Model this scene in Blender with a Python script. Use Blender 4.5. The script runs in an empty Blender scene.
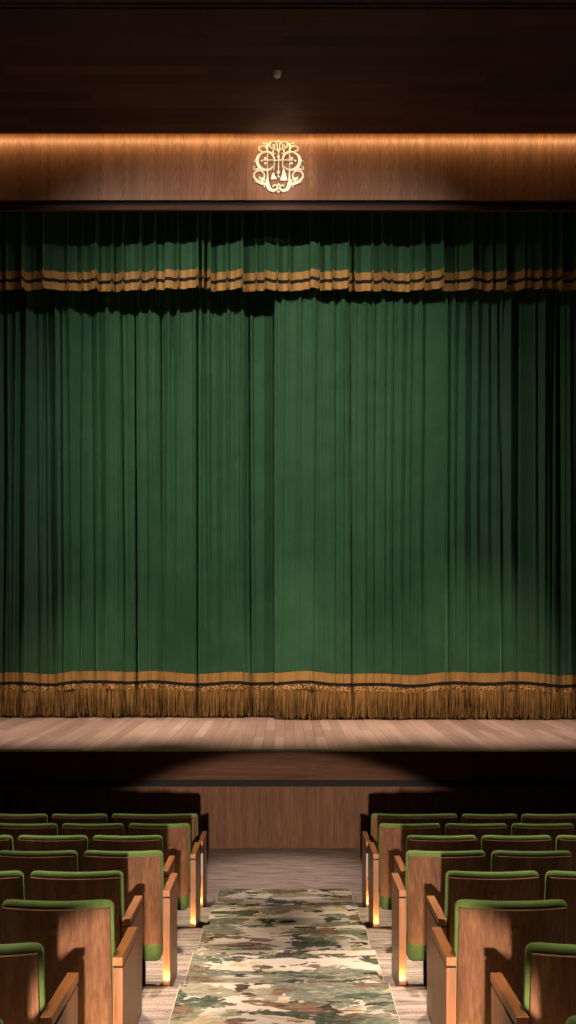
import bpy, bmesh, math, random
from mathutils import Vector
R = math.radians
rnd = random.Random(11)
scene = bpy.context.scene
col = scene.collection

# ------------------------------------------------------------ camera, world, lights
F, PX, PY, CH = 1000.0, 284.5, 622.0, 2.814        # focal length in pixels, vanishing point, eye height
def at(px, py, Y): return Vector(((px - PX) * Y / F, Y, CH - (py - PY) * Y / F))
def hz(py, Y): return CH - (py - PY) * Y / F
cam = bpy.data.cameras.new('camera'); co = bpy.data.objects.new('camera', cam); col.objects.link(co)
co.location = (0, 0, CH); co.rotation_euler = (R(90), 0, 0)
cam.sensor_fit = 'VERTICAL'; cam.sensor_height = 36; cam.lens = F * 36 / 1024
cam.shift_y = (PY - 512) / 1024; cam.shift_x = (288 - PX) / 1024
cam.clip_start = .05; cam.clip_end = 200
scene.camera = co

w = bpy.data.worlds.new('world'); scene.world = w; w.use_nodes = True
w.node_tree.nodes['Background'].inputs[0].default_value = (.9, .6, .45, 1)
w.node_tree.nodes['Background'].inputs[1].default_value = .004
vs = scene.view_settings
vs.view_transform = 'Standard'; vs.look = 'None'; vs.exposure = 0; vs.gamma = 1; vs.use_curve_mapping = False

def spot(name, loc, target, power, color, angle, blend=.5, radius=.1):
    l = bpy.data.lights.new(name, 'SPOT'); l.energy = power; l.color = color
    l.spot_size = R(angle); l.spot_blend = blend; l.shadow_soft_size = radius
    o = bpy.data.objects.new(name, l); col.objects.link(o); o.location = loc
    o.rotation_euler = (Vector(target) - Vector(loc)).to_track_quat('-Z', 'Y').to_euler()
    return o
def area(name, loc, rot, sx, sy, power, color, spread=180):
    l = bpy.data.lights.new(name, 'AREA'); l.shape = 'RECTANGLE'; l.size = sx; l.size_y = sy
    l.energy = power; l.color = color; l.spread = R(spread)
    o = bpy.data.objects.new(name, l); col.objects.link(o); o.location = loc; o.rotation_euler = rot
    return o

CURT, VAL, HEAD, CEIL_E = 16.2, 15.8, 14.7, 14.35
CEIL_H = hz(133.5, CEIL_E)
# stage wash from the ceiling, onto the curtain and the apron
for lx, tx, e in ((-4.2, -.1, 1650), (3.4, -.7, 1500)):
    spot('curtain_spotlight', (lx, 8.0, CEIL_H - .27), (tx, 16.2, 5.7), e * 1.45, (1, .90, .80), 57, 1.0, .04)
for sx in (-1.25, 0, 1.25):
    spot('apron_spotlight', (sx * 2.5, 12.6, CEIL_H - .3), (sx * 2.4, 14.9, 1.23), 4000, (1, .80, .66), 37, 1.0, .06)
# low lamp at the back of the aisle
spot('aisle_back_lamp', (0, -1.6, 2.08), (0, -1.6 + 10, 2.08 - 10 * math.tan(R(20.0))), 7600, (1, .78, .60), 33.4, .08, .07)
# house downlights in the ceiling over the seats
for sx in (-1, 1):
    for y0 in (2.9, 4.9, 6.9, 8.9):
        spot('house_downlight', (sx * 1.95, y0 + 1.1, CEIL_H - .1), (sx * 1.95, y0, 1.0), 4000, (1, .86, .62), 24, .7, .12)
# downlight on the aisle
spot('aisle_down_spot', (0, 10.4, CEIL_H - .1), (0, 6.4, .4), 5400, (1, .84, .72), 24, 1.0, .1)
spot('aisle_down_spot', (0, 11.4, CEIL_H - .1), (0, 10.9, 0), 2600, (1, .84, .72), 17, 1.0, .1)  # added spot with no known fitting, brightens the floor before the stage
# cove strip above the header
area('cove_strip', (0, HEAD - .13, CEIL_H + .12), (R(35), 0, 0), 11, .03, 36, (1, .64, .28), 180)
# accent on the emblem
spot('emblem_spotlight', (.3, 10.5, CEIL_H - .9), at(279, 168, HEAD), 760, (1, .84, .70), 19, 1.0, .05)

# ------------------------------------------------------------ materials
def new_mat(name):
    m = bpy.data.materials.new(name); m.use_nodes = True
    return m, m.node_tree.nodes, m.node_tree.links, m.node_tree.nodes['Principled BSDF']
def plain(name, c, rough=.6, metal=0, emit=None, es=0, sheen=0):
    m, n, l, b = new_mat(name)
    b.inputs['Base Color'].default_value = (*c, 1); b.inputs['Roughness'].default_value = rough; b.inputs['Metallic'].default_value = metal
    if emit: b.inputs['Emission Color'].default_value = (*emit, 1); b.inputs['Emission Strength'].default_value = es
    if sheen: b.inputs['Sheen Weight'].default_value = sheen
    return m
def ramp(n, stops):
    r = n.new('ShaderNodeValToRGB'); e = r.color_ramp.elements
    while len(e) < len(stops): e.new(.5)
    for i, (p, c) in enumerate(stops): e[i].position = p; e[i].color = (*c, 1)
    return r
def coords(n, l, scale, vary=True, rot=(0, 0, 0)):
    tc = n.new('ShaderNodeTexCoord'); src = tc.outputs['Object']
    if vary:
        oi = n.new('ShaderNodeObjectInfo'); a = n.new('ShaderNodeVectorMath'); a.operation = 'ADD'
        v = n.new('ShaderNodeVectorMath'); v.operation = 'SCALE'; v.inputs['Scale'].default_value = 1.37
        l.new(oi.outputs['Location'], v.inputs[0])
        l.new(src, a.inputs[0]); l.new(v.outputs[0], a.inputs[1]); src = a.outputs[0]
    mp = n.new('ShaderNodeMapping'); mp.inputs['Scale'].default_value = scale; mp.inputs['Rotation'].default_value = rot
    l.new(src, mp.inputs[0])
    return mp.outputs[0]
def noise(n, l, vec, scale=1, detail=4, rough=.55, dist=0):
    t = n.new('ShaderNodeTexNoise'); t.inputs['Scale'].default_value = scale; t.inputs['Detail'].default_value = detail
    t.inputs['Roughness'].default_value = rough; t.inputs['Distortion'].default_value = dist
    l.new(vec, t.inputs['Vector']); return t
def mix(n, l, a, b, f, mode='MIX'):
    x = n.new('ShaderNodeMix'); x.data_type = 'RGBA'; x.blend_type = mode
    for s, v in ((0, f), (6, a), (7, b)):
        if isinstance(v, (int, float)): x.inputs[s].default_value = v
        elif isinstance(v, tuple): x.inputs[s].default_value = (*v, 1)
        else: l.new(v, x.inputs[s])
    return x.outputs[2]
def wood(name, dark, mid, light, grain, rough=.38, vary=True, figure=.35, spec=.5, book=0):
    # grain: mapping scale, small along the grain; book: width of mirrored veneer leaves with arched figure
    m, n, l, b = new_mat(name)
    v = coords(n, l, grain, vary)
    a = noise(n, l, v, 1, 6, .62, .4)
    f = noise(n, l, v, 7, 3, .6)
    g = noise(n, l, v, 2.2, 2, .5, 1.2)
    if book:
        tc = n.new('ShaderNodeTexCoord'); sp = n.new('ShaderNodeSeparateXYZ'); l.new(tc.outputs['Object'], sp.inputs[0])
        pp = n.new('ShaderNodeMath'); pp.operation = 'PINGPONG'; l.new(sp.outputs[0], pp.inputs[0]); pp.inputs[1].default_value = book
        cb = n.new('ShaderNodeCombineXYZ'); l.new(pp.outputs[0], cb.inputs[0])
        zs = n.new('ShaderNodeMath'); zs.operation = 'MULTIPLY_ADD'; l.new(sp.outputs[2], zs.inputs[0]); zs.inputs[1].default_value = .13; zs.inputs[2].default_value = -.13 * 8.3
        l.new(zs.outputs[0], cb.inputs[2])
        wv = n.new('ShaderNodeTexWave'); wv.wave_type = 'RINGS'; wv.rings_direction = 'SPHERICAL'; wv.inputs['Scale'].default_value = 14; wv.inputs['Distortion'].default_value = 1.6
        wv.inputs['Detail'].default_value = 2; wv.inputs['Detail Scale'].default_value = 9
        l.new(cb.outputs[0], wv.inputs['Vector']); gout = wv.outputs['Fac']
    else: gout = g.outputs['Fac']
    s = mix(n, l, a.outputs['Fac'], gout, figure)
    s = mix(n, l, s, f.outputs['Fac'], .35)
    r = ramp(n, [(.3, dark), (.5, mid), (.7, light)]); l.new(s, r.inputs[0])
    l.new(r.outputs[0], b.inputs['Base Color']); b.inputs['Roughness'].default_value = rough
    b.inputs['Specular IOR Level'].default_value = spec
    return m
def boards(name, dark, mid, light, width, length, along='y', rough=.4, gap=.004):
    # plank floor: brick texture for the joints, a tone per plank, grain inside
    m, n, l, b = new_mat(name)
    tc = n.new('ShaderNodeTexCoord'); mp = n.new('ShaderNodeMapping')
    if along == 'y': mp.inputs['Rotation'].default_value = (0, 0, R(90))
    l.new(tc.outputs['Object'], mp.inputs[0])
    br = n.new('ShaderNodeTexBrick'); br.offset = .37; br.inputs['Scale'].default_value = 1
    br.inputs['Color1'].default_value = (0, 0, 0, 1); br.inputs['Color2'].default_value = (1, 1, 1, 1); br.inputs['Mortar'].default_value = (.1, .1, .1, 1)
    br.inputs['Mortar Size'].default_value = gap; br.inputs['Brick Width'].default_value = length; br.inputs['Row Height'].default_value = width
    l.new(mp.outputs[0], br.inputs['Vector'])
    m2 = n.new('ShaderNodeMapping'); m2.inputs['Scale'].default_value = (1.2, 26, 1); l.new(mp.outputs[0], m2.inputs[0])
    g = noise(n, l, m2.outputs[0], 1, 4, .6)
    s = mix(n, l, g.outputs['Fac'], br.outputs['Color'], .42)
    r = ramp(n, [(.2, dark), (.5, mid), (.8, light)]); l.new(s, r.inputs[0])
    c = mix(n, l, r.outputs[0], tuple(x * .3 for x in dark), br.outputs['Fac'])
    l.new(c, b.inputs['Base Color']); b.inputs['Roughness'].default_value = rough
    return m
def fabric(name, dark, light, rough=.85, sheen=.4, scale=6, bump=0):
    m, n, l, b = new_mat(name)
    v = coords(n, l, (1, 1, 1))
    a = noise(n, l, v, scale, 6, .6)
    f = noise(n, l, v, scale * 22, 2, .5)
    s = mix(n, l, a.outputs['Fac'], f.outputs['Fac'], .35)
    r = ramp(n, [(.3, dark), (.7, light)]); l.new(s, r.inputs[0])
    l.new(r.outputs[0], b.inputs['Base Color']); b.inputs['Roughness'].default_value = rough
    b.inputs['Sheen Weight'].default_value = sheen; b.inputs['Sheen Tint'].default_value = (*[min(1, x * 6) for x in light], 1)
    b.inputs['Specular IOR Level'].default_value = .2
    return m

M = {}
M['chair_wood'] = wood('walnut_veneer', (.03, .0115, .0055), (.085, .036, .0165), (.155, .076, .038), (13, 13, .55), .5, spec=.2)
M['arm_wood'] = wood('oiled_walnut', (.11, .034, .009), (.21, .07, .018), (.30, .115, .034), (22, 1.6, 22), .42)
M['panel_wood'] = wood('walnut_panel', (.09, .032, .011), (.19, .072, .026), (.28, .118, .045), (15, 15, 1.1), .4)
M['velvet'] = fabric('green_mohair', (.045, .072, .018), (.085, .125, .036), .9, .12, 9)
M['header'] = wood('walnut_header', (.10, .036, .015), (.20, .08, .034), (.31, .14, .062), (9, 9, .5), .42, False, .14, .5, .195)
M['fascia'] = wood('walnut_fascia', (.032, .012, .007), (.072, .03, .017), (.125, .06, .034), (1.0, 12, 22), .65, False, .3, .12)
M['frontwall'] = wood('walnut_front_wall', (.05, .022, .011), (.105, .049, .026), (.165, .082, .045), (14, 14, .8), .65, False, .3, .15)
M['ceiling'] = boards('dark_ceiling_boards', (.035, .012, .008), (.06, .022, .014), (.10, .038, .022), .21, 2.6, 'x', .75, .003)
M['stage'] = boards('stage_boards', (.26, .16, .12), (.36, .235, .18), (.47, .32, .25), .14, 2.3, 'y', .42, .0025)
M['wallwood'] = wood('dark_wall_wood', (.012, .005, .004), (.025, .01, .007), (.045, .018, .012), (3, 3, .4), .5, False)
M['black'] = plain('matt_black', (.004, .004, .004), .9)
M['blackcloth'] = plain('black_stripe', (.006, .007, .006), .95)
M['curtain'] = fabric('green_curtain_velvet', (.019, .060, .027), (.036, .098, .047), .85, .45, 3)
M['gold'] = fabric('gold_band', (.30, .15, .038), (.45, .245, .075), .7, .2, 30)
def fringe_mat():
    m, n, l, b = new_mat('gold_fringe')
    a = noise(n, l, coords(n, l, (70, 3, 2.2)), 1, 3, .6)
    r = ramp(n, [(.32, (.10, .045, .010)), (.5, (.34, .18, .045)), (.68, (.58, .34, .11))]); l.new(a.outputs['Fac'], r.inputs[0])
    l.new(r.outputs[0], b.inputs['Base Color']); b.inputs['Roughness'].default_value = .6
    return m
M['fringe'] = fringe_mat()
M['fringeback'] = plain('fringe_backing', (.05, .026, .008), .9)
M['brass'] = plain('pale_brass', (.92, .83, .63), .5, .35)
M['steel'] = plain('brushed_metal', (.22, .20, .18), .45, .7)
M['disc'] = plain('dark_bronze_disc', (.16, .09, .055), .35, .2)
M['lamp'] = plain('lit_lens', (1, .8, .4), .5, 0, (1, .62, .2), 14)
M['whitelens'] = plain('white_enamel', (.8, .72, .62), .3)

def gimp_mat():
    m, n, l, b = new_mat('gold_gimp_braid')
    v = coords(n, l, (1, 1, 1))
    vo = n.new('ShaderNodeTexVoronoi'); vo.inputs['Scale'].default_value = 38; l.new(v, vo.inputs['Vector'])
    r = ramp(n, [(.2, (.75, .5, .17)), (.45, (.42, .22, .06)), (.7, (.10, .035, .012))]); l.new(vo.outputs['Distance'], r.inputs[0])
    l.new(r.outputs[0], b.inputs['Base Color']); b.inputs['Roughness'].default_value = .45
    return m
M['gimp'] = gimp_mat()

def streak_floor():
    m, n, l, b = new_mat('streaked_carpet')
    v = coords(n, l, (2.2, 26, 26), False)
    a = noise(n, l, v, 1, 6, .68, .3)
    v2 = coords(n, l, (60, 160, 60), False); f = noise(n, l, v2, 1, 2)
    s = mix(n, l, a.outputs['Fac'], f.outputs['Fac'], .3)
    r = ramp(n, [(.33, (.07, .044, .034)), (.45, (.25, .18, .148)), (.55, (.38, .30, .255)), (.68, (.56, .48, .42))]); l.new(s, r.inputs[0])
    l.new(r.outputs[0], b.inputs['Base Color']); b.inputs['Roughness'].default_value = .95; b.inputs['Specular IOR Level'].default_value = .1
    return m
M['floor'] = streak_floor()

def runner_mat():
    # overlapping rounded patches in green, sage, brown and ochre on a cream ground
    m, n, l, b = new_mat('patterned_carpet')
    base = noise(n, l, coords(n, l, (3, 7, 3), False), 1, 3)
    r = ramp(n, [(.4, (.50, .41, .335)), (.6, (.56, .475, .40))]); l.new(base.outputs['Fac'], r.inputs[0]); c = r.outputs[0]
    def layer(c, color, color2, scale, thr, seed, holes=.0):
        tc = n.new('ShaderNodeTexCoord'); mp = n.new('ShaderNodeMapping'); mp.inputs['Location'].default_value = (seed * 3.1, seed * 5.7, seed)
        mp.inputs['Scale'].default_value = scale; l.new(tc.outputs['Object'], mp.inputs[0])
        t = noise(n, l, mp.outputs[0], 1, 5, .55, .35)
        e = ramp(n, [(thr, (0, 0, 0)), (thr + .012, (1, 1, 1))]); l.new(t.outputs['Fac'], e.inputs[0])
        mp2 = n.new('ShaderNodeMapping'); mp2.inputs['Location'].default_value = (seed, seed * 2, 0); mp2.inputs['Scale'].default_value = (14, 34, 14); l.new(tc.outputs['Object'], mp2.inputs[0])
        t2 = noise(n, l, mp2.outputs[0], 1, 4, .6, .5)
        e2 = ramp(n, [(.42, color), (.58, color2)]); l.new(t2.outputs['Fac'], e2.inputs[0])
        fac = e.outputs[0]
        if holes:
            e3 = ramp(n, [(holes, (1, 1, 1)), (holes + .02, (0, 0, 0))]); l.new(t2.outputs['Fac'], e3.inputs[0])
            fac = mix(n, l, fac, e3.outputs[0], 1.0, 'MULTIPLY')
        return mix(n, l, c, e2.outputs[0], fac)
    c = layer(c, (.42, .31, .17), (.50, .39, .23), (2.6, 4.6, 3), .585, 1.3)
    c = layer(c, (.22, .19, .13), (.31, .275, .195), (1.7, 3.2, 2), .545, 2.1, .66)
    c = layer(c, (.12, .125, .09), (.22, .22, .16), (1.6, 2.9, 2), .54, 3.7, .62)
    c = layer(c, (.045, .056, .036), (.095, .11, .07), (1.9, 3.6, 2), .555, 5.2, .61)
    c = layer(c, (.12, .07, .042), (.20, .13, .085), (2.1, 5.0, 2), .585, 6.4, .66)
    c = layer(c, (.035, .027, .02), (.07, .052, .038), (3.4, 7, 3), .61, 8.8, .66)
    l.new(c, b.inputs['Base Color']); b.inputs['Roughness'].default_value = .95; b.inputs['Specular IOR Level'].default_value = .1
    return m
M['runner'] = runner_mat()
M['binding'] = plain('cream_binding', (.42, .35, .28), .9)

# ------------------------------------------------------------ mesh helpers
def obj(name, bm, mat, parent=None, smooth=False, loc=None):
    bmesh.ops.recalc_face_normals(bm, faces=bm.faces[:])
    me = bpy.data.meshes.new(name); bm.to_mesh(me); bm.free()
    if smooth:
        for p in me.polygons: p.use_smooth = True
    me.materials.append(mat)
    o = bpy.data.objects.new(name, me); col.objects.link(o)
    if parent: o.parent = parent
    if loc: o.location = loc
    return o
def box(bm, x0, x1, y0, y1, z0, z1, bev=0):
    r = bmesh.ops.create_cube(bm, size=1)
    for v in r['verts']:
        v.co = Vector(((x0 + x1) / 2 + v.co.x * (x1 - x0), (y0 + y1) / 2 + v.co.y * (y1 - y0), (z0 + z1) / 2 + v.co.z * (z1 - z0)))
    if bev:
        es = list({e for v in r['verts'] for e in v.link_edges})
        bmesh.ops.bevel(bm, geom=es, offset=bev, segments=2, affect='EDGES', profile=.5)
def mbox(*a, **k):
    bm = bmesh.new(); box(bm, *a, **k); return bm
def struct(name, bm, mat):
    o = obj(name, bm, mat); o['kind'] = 'structure'; return o
def empty(name, loc=(0, 0, 0)):
    o = bpy.data.objects.new(name, None); col.objects.link(o); o.location = loc; o.empty_display_size = .1; return o
def tag(o, label, cat, group=None):
    o['label'] = label; o['category'] = cat
    if group: o['group'] = group

# ------------------------------------------------------------ setting
RISE, Z1, STEP = .104, 9.57, .972
def row_y(n): return Z1 - STEP * (n - 1)
def tread(n): return (n - 1) * RISE
WY = CH * 1000 / (848 - PY)          # under-stage wall
SF = WY - .25                         # stage front
ST = hz(752, SF)                      # stage top
HW = 6.2
# stepped floor
prof = [(WY + .3, 0)]
for n in range(1, 15):
    e = row_y(n) - .075
    prof += [(e, tread(n)), (e, tread(n + 1))]
prof.append((-6, tread(15)))
bm = bmesh.new()
rows = [[bm.verts.new((x, y, z)) for y, z in prof] for x in (-HW, HW)]
for i in range(len(prof) - 1): bm.faces.new((rows[0][i], rows[0][i + 1], rows[1][i + 1], rows[1][i]))
bl = [bm.verts.new((x, y, -.15)) for x in (-HW, HW) for y in (WY + .3, -6)]
bm.faces.new((bl[0], bl[1], bl[3], bl[2]))
struct('floor', bm, M['floor'])
# stage
bm = bmesh.new(); box(bm, -HW, HW, SF + .03, 18.5, ST - .05, ST); struct('floor_stage', bm, M['stage'])
FB = hz(780, SF)
struct('trim_stage_front', mbox(-HW, HW, SF, SF + .05, FB, ST + .002, bev=.006), M['fascia'])
struct('trim_lip_shade', mbox(-HW, HW, WY - .05, WY + .02, hz(786, WY), FB + .2), M['black'])  # matt black strip standing in for the shade under the stage lip
bm = bmesh.new()
for i in range(-5, 5):
    box(bm, i * 1.24 + .62 + .003, (i + 1) * 1.24 + .62 - .003, WY, WY + .04, 0, FB + .1)
box(bm, -HW, HW, WY + .03, WY + .08, 0, FB + .1)
struct('wall_front', bm, M['frontwall'])
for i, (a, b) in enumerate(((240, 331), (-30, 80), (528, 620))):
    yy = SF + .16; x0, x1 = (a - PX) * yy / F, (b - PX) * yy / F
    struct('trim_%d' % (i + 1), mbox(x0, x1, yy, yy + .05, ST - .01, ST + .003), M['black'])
struct('wall_stage', mbox(-HW, HW, 18.4, 18.5, 0, 12), M['black'])
struct('wall_left', mbox(-HW - .1, -HW, -6, 18.5, 0, 12), M['wallwood'])
struct('wall_right', mbox(HW, HW + .1, -6, 18.5, 0, 12), M['wallwood'])
struct('wall_back', mbox(-HW, HW, -6.1, -6, 0, 12), M['wallwood'])
# ceiling with a narrow seam, ends in front of the header
sy = (CEIL_H - CH) / (PY - 8) * F
bm = bmesh.new()
box(bm, -HW, HW, sy + .02, CEIL_E, CEIL_H, CEIL_H + .06)
box(bm, -HW, HW, sy - .06, sy - .02, CEIL_H, CEIL_H + .06)
box(bm, -HW, HW, -6, sy - .10, CEIL_H, CEIL_H + .06)
box(bm, -HW, HW, sy - .3, sy + .3, CEIL_H + .05, CEIL_H + .08)
struct('ceiling', bm, M['ceiling'])
struct('trim_cove', mbox(-HW, HW, CEIL_E - .1, CEIL_E, CEIL_H + .05, CEIL_H + .5), M['black'])
struct('trim_cove_top', mbox(-HW, HW, CEIL_E - .1, HEAD + .1, CEIL_H + .5, CEIL_H + .55), M['black'])
# proscenium header and lower trim
HB, HT = hz(200, HEAD), CEIL_H + .5
struct('wall_header', mbox(-HW, HW, HEAD, HEAD + .06, HB, HT), M['header'])
struct('trim_header_gap', mbox(-HW, HW, HEAD + .08, HEAD + .12, hz(206, HEAD), HB + .3), M['black'])
struct('trim_header_rail', mbox(-HW, HW, HEAD + .03, HEAD + .09, hz(210, HEAD + .03), hz(205.3, HEAD + .03)), M['fascia'])

# ------------------------------------------------------------ aisle carpet
RW = .685
def drape(x0, x1, y_end, th, name, mat, parent=None):
    pts = [(y_end, 0)]
    for n in range(1, 13):
        e = row_y(n) - .075 + .012
        if e < y_end: pts += [(e + th, tread(n)), (e + th, tread(n + 1))] 
    pts.append((-2.5, tread(13)))
    bm = bmesh.new()
    top = [[bm.verts.new((x, y, z + th)) for y, z in pts] for x in (x0, x1)]
    bot = [[bm.verts.new((x, y, z + .001)) for y, z in pts] for x in (x0, x1)]
    k = len(pts)
    for i in range(k - 1):
        bm.faces.new((top[0][i], top[0][i + 1], top[1][i + 1], top[1][i]))
        for s in (0, 1): bm.faces.new((top[s][i], top[s][i + 1], bot[s][i + 1], bot[s][i]))
    for i in (0, k - 1): bm.faces.new((top[0][i], top[1][i], bot[1][i], bot[0][i]))
    return obj(name, bm, mat, parent)
YE = CH * 1000 / (890.5 - PY)
run = empty('aisle_carpet', (0, 0, 0))
tag(run, 'camouflage-like green, brown and cream patterned runner down the centre aisle steps', 'carpet')
drape(-RW, RW, YE, .014, 'pile', M['runner'], run)
for s in (-1, 1):
    drape(min(s * RW, s * (RW + .007)), max(s * RW, s * (RW + .007)), YE, .013, 'edge_binding', M['binding'], run)

# ------------------------------------------------------------ curtains
GX = [16, 31, 49, 58, 76, 89, 119, 132, 158, 196, 218, 249, 351, 393, 424, 449, 471, 492, 501, 517, 538, 552, 561]
RX = [22, 43, 54, 69, 80, 94, 105, 116, 127, 137, 148, 166, 175, 199, 208, 228, 241, 252, 282, 299, 313, 333, 342, 364, 373, 383, 400, 409, 420, 445, 453, 464, 476, 500, 509, 543]
GX = [-14, -2] + GX + [578, 590]; RX = [-20, -8] + RX + [570, 584]
rg = random.Random(5)
grooves = [((p - PX) * CURT / F, rg.uniform(.10, .21), rg.uniform(.014, .032), rg.uniform(-.035, .035)) for p in GX]
ridges = [((p - PX) * CURT / F, rg.uniform(.06, .13), rg.uniform(.014, .04), rg.uniform(-.04, .04)) for p in RX]
ridges += [(rg.uniform(-5.2, 5.2), rg.uniform(.015, .05), rg.uniform(.009, .02), rg.uniform(-.05, .05)) for _ in range(110)]
waves = [(rg.uniform(1.2, 11), rg.uniform(0, 6.28), rg.uniform(.008, .026)) for _ in range(12)]
def fold(x, t):                 # t: 0 at the bottom, 1 at the top; larger is nearer the audience
    d = 0
    for gx, a, s, dr in grooves:
        u = (x - gx - dr * (t - .5) * 2) / s
        if -6 < u < 6: d -= a * math.exp(-abs(u) ** 1.4) * (.75 + .25 * math.sin(gx * 7 + t * 3))
    for gx, a, s, dr in ridges:
        u = (x - gx - dr * (t - .5) * 2) / s
        if -4 < u < 4: d += a * math.exp(-u * u) * (.45 + .5 * t + .7 * t ** 6)
    for f, p, a in waves: d += a * math.sin(f * x + p + .6 * t)
    return d
TOPZ = 9.2
def curtain_sheet(x0, x1, z0, z1, off, y0, nz, dx=.011, thick=0, wob=None):
    bm = bmesh.new(); nx = int((x1 - x0) / dx); g = []
    for j in range(nz + 1):
        rowv = []
        for i in range(nx + 1):
            x = x0 + (x1 - x0) * i / nx; a = wob(x) if wob else 0
            z = z0 + a + (z1 - z0) * j / nz
            rowv.append(bm.verts.new((x, y0 - fold(x, (z - ST) / (TOPZ - ST)) - off, z)))
        g.append(rowv)
    for j in range(nz):
        for i in range(nx): bm.faces.new((g[j][i], g[j][i + 1], g[j + 1][i + 1], g[j + 1][i]))
    return bm
def fringe_mesh(x0, x1, z0, z1, y0, wob):
    bm = bmesh.new(); r = random.Random(int(x0 * 100) + 3)
    x = x0
    while x < x1 - .004:
        wd = r.uniform(.007, .013); lean = r.gauss(0, .028); zb = z0 + r.uniform(0, .05); a = wob(x)
        dz = r.uniform(.004, .022)
        for k in range(4):
            t0, t1 = k / 4, (k + 1) / 4
            def pt(t, s):
                z = z1 + a - (z1 + a - zb) * t
                xx = x + s * wd * (1 - .25 * t) + lean * t * t
                xc = min(max(xx, x0), x1)
                return (xc, y0 - .75 * fold(x + wd / 2, 0) - dz - .012 * math.sin(t * 3) - (0 if s in (0, 1) else .008), z)
            vs_ = [[bm.verts.new(pt(t, s)) for s in (0, .5, 1)] for t in (t0, t1)]
            for q in (0, 1): bm.faces.new((vs_[0][q], vs_[0][q + 1], vs_[1][q + 1], vs_[1][q]))
        x += wd * r.uniform(.72, 1.05)
    return bm
def wobble(x): return .018 * math.sin(2.1 * x + 1) + .014 * math.sin(5.3 * x) + .012 * fold(x, 0) / .1
SPL = (274.5 - PX) * CURT / F
for x0, x1, off, lab in ((-5.4, SPL + .03, -.35, 'left green velvet stage curtain with gold fringe, left of the centre parting'),
                         (SPL, 5.4, 0, 'right green velvet stage curtain with gold fringe, right of the centre parting')):
    y0 = CURT - off
    t = empty('stage_curtain', ((x0 + x1) / 2, y0, ST)); tag(t, lab, 'curtain', 'main stage curtains')
    def pc(name, bm, mat, smooth=True):
        o = obj(name, bm, mat, t, smooth); o.location = (-t.location.x, -t.location.y, -t.location.z); return o
    zg = ST + .60
    pc('fabric_panel', curtain_sheet(x0, x1, zg, TOPZ, 0, y0, 46, wob=wobble), M['curtain'])
    pc('gold_band', curtain_sheet(x0, x1, zg, zg + .155, .006, y0, 2, wob=wobble), M['gold'])
    pc('black_stripe', curtain_sheet(x0, x1, zg - .055, zg + .005, .008, y0, 1, wob=wobble), M['blackcloth'])
    pc('gimp_braid', curtain_sheet(x0, x1, zg - .135, zg - .05, .014, y0, 2, wob=wobble), M['gimp'])
    pc('fringe_lining', curtain_sheet(x0, x1, ST + .06, zg - .06, -.012, y0, 3, wob=wobble), M['fringeback'])
    f = pc('fringe', fringe_mesh(x0, x1, ST + .004, zg - .12, y0, wobble), M['fringe'], False)

# valance: flat pleats that jump in depth
VX = [-20, -4, 8, 25, 45, 68, 83, 98, 113, 124, 142, 156, 166, 179, 199, 204, 211, 228, 243, 257, 266, 278, 290, 311, 320, 334, 349, 355, 373, 383, 392, 412, 424, 442, 457, 472, 492, 505, 523, 540, 550, 560, 575, 590]
rv = random.Random(8)
pl = []; lo = 0
for a, b in zip(VX, VX[1:]):
    d0 = rv.uniform(-.10, .02); d1 = d0 + rv.uniform(.03, .13)
    if rv.random() < .35: d0, d1 = d1, d0
    pl.append(((a - PX) * VAL / F, (b - PX) * VAL / F, d0, d1))
def vfold(x):
    for a, b, d0, d1 in pl:
        if a <= x < b:
            u = (x - a) / (b - a)
            e = .12 * math.exp(-((1 - u) * (b - a) / .02) ** 2)
            return d0 + (d1 - d0) * (u * u * (3 - 2 * u)) + .012 * math.sin(x * 41) + e
    return 0
def valance_sheet(z0, z1, off, nz):
    bm = bmesh.new(); x0, x1 = -4.7, 4.7; nx = 1500; g = []
    for j in range(nz + 1):
        g.append([])
        for i in range(nx + 1):
            x = x0 + (x1 - x0) * i / nx; z = z0 + (z1 - z0) * j / nz
            g[-1].append(bm.verts.new((x, VAL - vfold(x) - off, z + .008 * math.sin(x * 3.1))))
    for j in range(nz):
        for i in range(nx): bm.faces.new((g[j][i], g[j][i + 1], g[j + 1][i + 1], g[j + 1][i]))
    return bm
vz = lambda p: hz(p, VAL)
t = empty('curtain_valance', (0, VAL, vz(290)))
tag(t, 'short green pleated valance with two gold bands hanging under the wooden header', 'valance')
def vpart(name, bm, mat):
    o = obj(name, bm, mat, t, False); o.location = (0, -VAL, -vz(290)); return o
vpart('fabric_panel', valance_sheet(vz(289), vz(205), 0, 8), M['curtain'])
vpart('gold_band', valance_sheet(vz(279), vz(271.5), .005, 1), M['gold'])
vpart('gold_band', valance_sheet(vz(290), vz(282.5), .005, 1), M['gold'])
vpart('black_stripe', valance_sheet(vz(282.7), vz(278.8), .004, 1), M['blackcloth'])

# ------------------------------------------------------------ emblem
EC = at(278.5, 168.3, HEAD)
PXS = HEAD / F / 9.93                   # metres per unit of the emblem drawing
emb = empty('emblem', (EC.x, HEAD, EC.z))
tag(emb, 'pale gold scrollwork monogram with a cross, mounted on the wooden header', 'emblem')
def E(u, v, m=1): return (m * (u - 285) * PXS, (305 - v) * PXS)
def catmull(p, k=8):
    out = []
    q = [p[0]] + list(p) + [p[-1]]
    for i in range(1, len(q) - 2):
        for s in range(k):
            t_ = s / k
            out.append(tuple(.5 * (2 * q[i][c] + (q[i + 1][c] - q[i - 1][c]) * t_ + (2 * q[i - 1][c] - 5 * q[i][c] + 4 * q[i + 1][c] - q[i + 2][c]) * t_ ** 2
                       + (3 * q[i][c] - q[i - 1][c] - 3 * q[i + 1][c] + q[i + 2][c]) * t_ ** 3) for c in range(3)))
    out.append(p[-1]); return out
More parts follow.
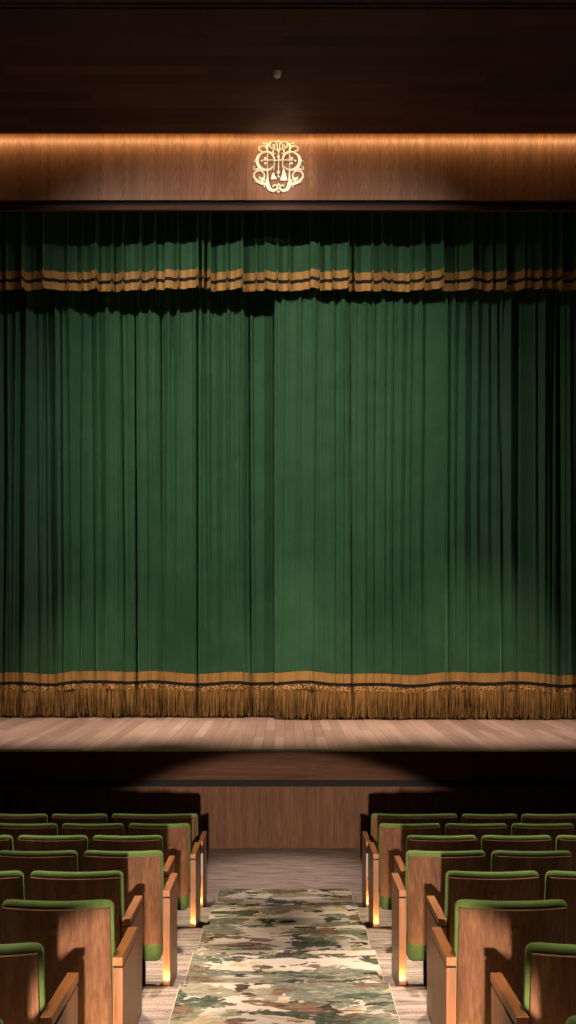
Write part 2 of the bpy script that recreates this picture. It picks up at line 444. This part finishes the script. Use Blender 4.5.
def stroke(bm, pts, m=1, y0=-.055, y1=-.02):
    # pts: (u, v, width)
    c = catmull(pts); L, Rr = [], []
    for i, (u, v, wd) in enumerate(c):
        a, b = c[max(i - 1, 0)], c[min(i + 1, len(c) - 1)]
        dx, dy = b[0] - a[0], b[1] - a[1]; n_ = math.hypot(dx, dy) or 1
        nx, ny = -dy / n_ * wd / 2, dx / n_ * wd / 2
        L.append(E(u + nx, v + ny, m)); Rr.append(E(u - nx, v - ny, m)); 
    fr = [[bm.verts.new((p[0], y0, p[1])) for p in s] for s in (L, Rr)]
    md = [bm.verts.new((*[(L[i][0] + Rr[i][0]) / 2][:1], y0 - .012, (L[i][1] + Rr[i][1]) / 2)) for i in range(len(c))]
    bk = [[bm.verts.new((p[0], y1, p[1])) for p in s] for s in (L, Rr)]
    for i in range(len(c) - 1):
        for s in (0, 1):
            bm.faces.new((fr[s][i], fr[s][i + 1], md[i + 1], md[i]))
            bm.faces.new((fr[s][i], fr[s][i + 1], bk[s][i + 1], bk[s][i]))
        bm.faces.new((bk[0][i], bk[0][i + 1], bk[1][i + 1], bk[1][i]))
    for i in (0, -1):
        bm.faces.new((fr[0][i], md[i], fr[1][i], bk[1][i], bk[0][i]))
def dot(bm, u, v, r, m=1):
    p = E(u, v, m)
    q = bmesh.ops.create_uvsphere(bm, u_segments=12, v_segments=8, radius=r * PXS)
    for x in q['verts']: x.co = Vector((x.co.x + p[0], x.co.y * .8 - .045, x.co.z + p[1]))
def poly(bm, pts, m=1):
    a = [bm.verts.new((E(u, v, m)[0], -.06, E(u, v, m)[1])) for u, v in pts]
    b = [bm.verts.new((E(u, v, m)[0], -.02, E(u, v, m)[1])) for u, v in pts]
    bm.faces.new(a); bm.faces.new(b)
    for i in range(len(pts)): bm.faces.new((a[i], a[(i + 1) % len(pts)], b[(i + 1) % len(pts)], b[i]))
for m in (1, -1):
    bm = bmesh.new()
    stroke(bm, [(335, 340, 10), (325, 270, 14), (330, 215, 16), (360, 172, 20), (415, 158, 16), (470, 185, 20), (497, 240, 32), (478, 300, 30), (430, 332, 22), (375, 332, 18), (340, 300, 12)], m)
    stroke(bm, [(395, 75, 22), (396, 130, 12), (395, 240, 10), (395, 330, 12), (393, 420, 22), (396, 465, 40), (375, 520, 36), (335, 540, 28), (300, 525, 22), (302, 495, 16), (330, 488, 16), (340, 508, 14)], m)
    if m == 1: poly(bm, [(330, 335), (345, 335), (358, 390), (374, 442), (296, 442), (318, 395)])
    else: poly(bm, [(338, 360), (328, 365), (322, 395), (298, 425), (360, 432), (352, 395)], m)
    obj('letter', bm, M['brass'], emb)
    bm = bmesh.new()
    stroke(bm, [(288, 165, 8), (296, 120, 10), (300, 80, 11), (325, 58, 13), (362, 62, 13), (374, 98, 13), (352, 122, 12), (325, 112, 11), (325, 90, 10), (345, 88, 9)], m)
    stroke(bm, [(290, 160, 9), (310, 128, 9), (340, 148, 12), (332, 172, 10), (312, 172, 9)], m)
    dot(bm, 430, 70, 9, m); dot(bm, 344, 96, 9, m)
    obj('crest_scroll', bm, M['brass'], emb)
    bm = bmesh.new()
    stroke(bm, [(495, 235, 22), (515, 248, 14), (540, 252, 3)], m)
    obj('side_spur', bm, M['brass'], emb); bm = bmesh.new()
    stroke(bm, [(470, 320, 16), (505, 330, 14), (532, 328, 12), (528, 304, 10), (512, 306, 9)], m)
    obj('side_curl', bm, M['brass'], emb); bm = bmesh.new()
    stroke(bm, [(392, 150, 16), (405, 115, 18), (440, 100, 14), (475, 118, 13), (474, 145, 12), (445, 146, 12)], m)
    obj('side_curl', bm, M['brass'], emb)
    bm = bmesh.new()
    stroke(bm, [(398, 480, 20), (450, 468, 30), (500, 440, 24), (528, 395, 18), (510, 355, 16), (465, 345, 16), (430, 372, 16), (428, 410, 18), (460, 425, 22), (478, 408, 16)], m)
    stroke(bm, [(405, 455, 16), (435, 430, 18), (470, 460, 14), (520, 455, 6)], m)
    dot(bm, 425, 500, 9, m); dot(bm, 533, 405, 8, m)
    obj('lower_scroll', bm, M['brass'], emb)
bm = bmesh.new()
stroke(bm, [(120, 245, 9), (285, 245, 10), (450, 245, 9)], 1, -.075, -.04)
stroke(bm, [(285, 190, 12), (285, 300, 11), (285, 405, 8)], 1, -.078, -.04)
for m in (1, -1):
    dot(bm, 452, 245, 11, m); dot(bm, 416, 220, 13, m); dot(bm, 416, 270, 13, m)
    stroke(bm, [(285, 350, 7), (299, 365, 7), (285, 380, 7)], m, -.08, -.045)
dot(bm, 285, 208, 15); dot(bm, 285, 400, 12); 
obj('cross', bm, M['brass'], emb)
for u, v, r in ((285, 480, 12), (285, 552, 13), (285, 52, 11)):
    bm = bmesh.new(); dot(bm, u, v, r); obj('finial', bm, M['brass'], emb)
for u, v in ((395, 120), (175, 120), (440, 455), (130, 455), (285, 160)):
    bm = bmesh.new(); p = E(u, v); q = bmesh.ops.create_cone(bm, segments=10, radius1=.012, radius2=.012, depth=.05, cap_ends=True)
    for x in q['verts']: x.co = Vector((x.co.x + p[0], x.co.z - .024, x.co.y + p[1]))
    obj('mounting_pin', bm, M['brass'], emb)

# small round fitting on the ceiling
p = at(277, 72, (CEIL_H - CH) / (PY - 72) * F)
t = empty('ceiling_sprinkler', (p.x, p.y, CEIL_H)); tag(t, 'small round pale sprinkler head alone on the dark wooden ceiling', 'sprinkler')
bm = bmesh.new(); q = bmesh.ops.create_cone(bm, segments=24, radius1=.048, radius2=.055, depth=.02, cap_ends=True)
for v in bm.verts: v.co.z -= .01
obj('escutcheon', bm, M['whitelens'], t, True)
bm = bmesh.new(); bmesh.ops.create_uvsphere(bm, u_segments=20, v_segments=12, radius=.05)
for v in bm.verts: v.co.z = v.co.z * .8 - .04
obj('bulb', bm, M['whitelens'], t, True)

# ------------------------------------------------------------ theatre seats
SAG, REC = .045, .085
ZB, ZT = .32, .933
def back_y(x, z, hw): return SAG * (x / hw) ** 2 * (hw / .27) ** .5 + (ZT - z) / (ZT - ZB) * REC
def shell_bm(hw):
    bm = bmesh.new(); N, K = 20, 10; th = .02
    def grid(o):
        return [[bm.verts.new((-hw + 2 * hw * i / N, back_y(-hw + 2 * hw * i / N, ZB + (ZT - ZB) * j / K, hw) + o, ZB + (ZT - ZB) * j / K)) for i in range(N + 1)] for j in range(K + 1)]
    a, b = grid(0), grid(th)
    for j in range(K):
        for i in range(N):
            bm.faces.new((a[j][i], a[j][i + 1], a[j + 1][i + 1], a[j + 1][i])); bm.faces.new((b[j][i], b[j][i + 1], b[j + 1][i + 1], b[j + 1][i]))
    for j in range(K):
        for i in (0, N): bm.faces.new((a[j][i], a[j + 1][i], b[j + 1][i], b[j][i]))
    for i in range(N):
        for j in (0, K): bm.faces.new((a[j][i], a[j][i + 1], b[j][i + 1], b[j][i]))
    return bm
def cushion_bm(hw):
    # padded back: rounded slab that stands proud of the shell at the top and sides
    bm = bmesh.new(); N, K = 20, 14; W2 = hw + .012; z0, z1 = ZB + .05, ZT + .03; th = .078; r = .036
    rings = []
    def section(z, inset, yo):
        return None
    # closed loop per height, rounded corners
    def loop(z, ins, sh):
        pts = []; w2 = W2 - ins
        xs = [-w2 + 2 * w2 * i / N for i in range(N + 1)]
        for i, x in enumerate(xs):
            e = min(1, (w2 - abs(x)) / .02); yb = .021 + sh * .75 + .006 * (1 - math.sqrt(max(0, 1 - (1 - e) ** 2)))
            pts.append((x, back_y(min(abs(x), hw), z, hw) + yb, z))
        for i, x in enumerate(reversed(xs)):
            e = min(1, (w2 - abs(x)) / .03); yf = th - sh * .4 - .014 * (1 - math.sqrt(max(0, 1 - (1 - e) ** 2)))
            pts.append((x, back_y(min(abs(x), hw), z, hw) + yf, z))
        return [bm.verts.new(p) for p in pts]
    for j in range(K + 1): rings.append(loop(z0 + (z1 - r - z0) * j / K, 0, 0))
    for k in range(1, 5):
        a = k / 4 * math.pi / 2
        rings.append(loop(z1 - r + r * math.sin(a), r * (1 - math.cos(a)) * .8, r * (1 - math.cos(a)) * .8))
    n = len(rings[0])
    for a, b in zip(rings, rings[1:]):
        for i in range(n): bm.faces.new((a[i], a[(i + 1) % n], b[(i + 1) % n], b[i]))
    m_ = N + 1
    for ring in (rings[0], rings[-1]):
        for i in range(N): bm.faces.new((ring[i], ring[i + 1], ring[n - 2 - i], ring[n - 1 - i]))
    return bm
def seat_bm(hw):
    return mbox(-hw + .012, hw - .012, .205, .33, .16, .655, bev=.045)
def make_seat(hw, side, aisle, wide=False):
    """side: +1 when the aisle lies towards +x of the seat; origin on the floor below the back"""
    t = empty('theatre_seat')
    obj('back_shell', shell_bm(hw), M['chair_wood'], t, False)
    obj('back_cushion', cushion_bm(hw), M['velvet'], t, True)
    obj('seat_cushion', seat_bm(hw), M['velvet'], t, True)
    bm = bmesh.new(); bmesh.ops.create_cone(bm, segments=24, radius1=.02, radius2=.018, depth=.006, cap_ends=True)
    zc = ZT - .10
    for v in bm.verts: v.co = Vector((v.co.x, back_y(0, zc, hw) - .002 + v.co.z * -1, zc + v.co.y))
    obj('number_disc', bm, M['disc'], t)
    obj('pedestal', mbox(-hw * .5, hw * .5, .21, .27, 0, .2, bev=.006), M['black'], t)
    # inner standard with its armrest, on the side away from the aisle
    xi = -side * (hw + .021)
    sp = obj('side_panel', mbox(xi - .015, xi + .015, .10, .52, 0, .66, bev=.003), M['panel_wood'], t)
    obj('armrest', mbox(xi - .018, xi + .018, .10, .53, .665, .70, bev=.005), M['arm_wood'], t)
    if aisle:
        xe = side * (hw + .046)
        e = obj('end_panel', mbox(xe - .024, xe + .024, .0, .46, 0, .664, bev=.003), M['panel_wood'], t)
        obj('spacer', mbox(xe - .019, xe + .019, .02, .44, .663, .676), M['black'], e)
        obj('armrest', mbox(xe - .024, xe + .024, -.004, .475, .675, .714, bev=.0025), M['arm_wood'], t)
        if wide:
            obj('metal_plate', mbox(xe - .021, xe + .021, -.004, .002, .38, .60), M['steel'], e)
            obj('dark_cap', mbox(xe - .0255, xe + .0255, -.005, .05, .60, .66), M['black'], e)
        lt = obj('aisle_light', mbox(xe - .022, xe + .022, -.055, -.015, .0, .03, bev=.003), M['black'], t)
        obj('lens', mbox(xe - .016, xe + .016, -.048, -.022, .03, .034), M['lamp'], lt)
    return t
def copy_tree(o, parent=None):
    c = o.copy(); col.objects.link(c)
    if parent: c.parent = parent
    for ch in list(o.children): copy_tree(ch, c)
    return c
def place(o, x, n):
    o.location = (x, row_y(n), tread(n))
def floor_lamp(x, n):
    # narrow uplight in the step edge, washing the end panel above it
    spot('aisle_foot_lamp', (x, row_y(n) - .066, tread(n) + .09), (x, row_y(n) + .05, tread(n) + .30), 11, (1, .55, .16), 90, 1.0, .008)

HWID = .2555; PITCH = .578
WH = .405
ORD = ['', 'front', 'second', 'third', 'fourth', 'fifth', 'sixth', 'seventh', 'eighth']
POS = ['aisle-end', 'next to the aisle-end one', 'third from the aisle']
counts = {1: 3, 2: 3, 3: 3, 4: 2, 5: 2, 6: 1, 7: 1, 8: 1}
for side in (-1, 1):
    asd = -side
    sw = 'left' if side < 0 else 'right'
    protos = {}
    def get(kind):
        if kind not in protos:
            protos[kind] = make_seat(WH if kind == 'wide' else HWID, asd, kind != 'inner', kind == 'wide'); return protos[kind]
        return copy_tree(protos[kind])
    for n in range(1, 9):
        if n == 1: edge = .837
        elif n == 8: edge = .807
        elif n % 2: edge = {3: .944, 5: .932, 7: .925}[n]
        else: edge = .82
        x = edge
        for k in range(counts[n]):
            kind = 'inner' if k else ('wide' if n == 1 else 'end')
            hw = WH if kind == 'wide' else HWID
            s = get(kind)
            place(s, side * (x + hw + .012), n)
            rowtxt = 'row nearest the stage' if n == 1 else '%s row from the stage' % ORD[n]
            if kind == 'wide': lab = 'extra-wide green and walnut seat at the aisle end, %s-hand block, front row' % sw
            elif k == 0:
                lit = n in (2, 4, 6)
                lab = '%s aisle-end seat, %s-hand block, %s' % ('green-topped walnut', sw, rowtxt)
                if lit: lab = 'walnut seat with brightly lit back at aisle end, %s block, %s' % (sw, rowtxt)
                elif n == 8: lab = 'green seat corner cut by the bottom %s edge of the picture' % sw
            elif k == 1: lab = 'dark-backed green-topped seat, second from the aisle, %s block, %s' % (sw, rowtxt)
            else: lab = 'dark-backed green-topped seat, third from the aisle, %s block, %s' % (sw, rowtxt)
            tag(s, lab, 'theatre seat', 'theatre seats in the %s block' % sw)
            if k == 0 and n <= 7: floor_lamp(side * (x + .012 - .046), n)
            x += 2 * hw + .043 + .024
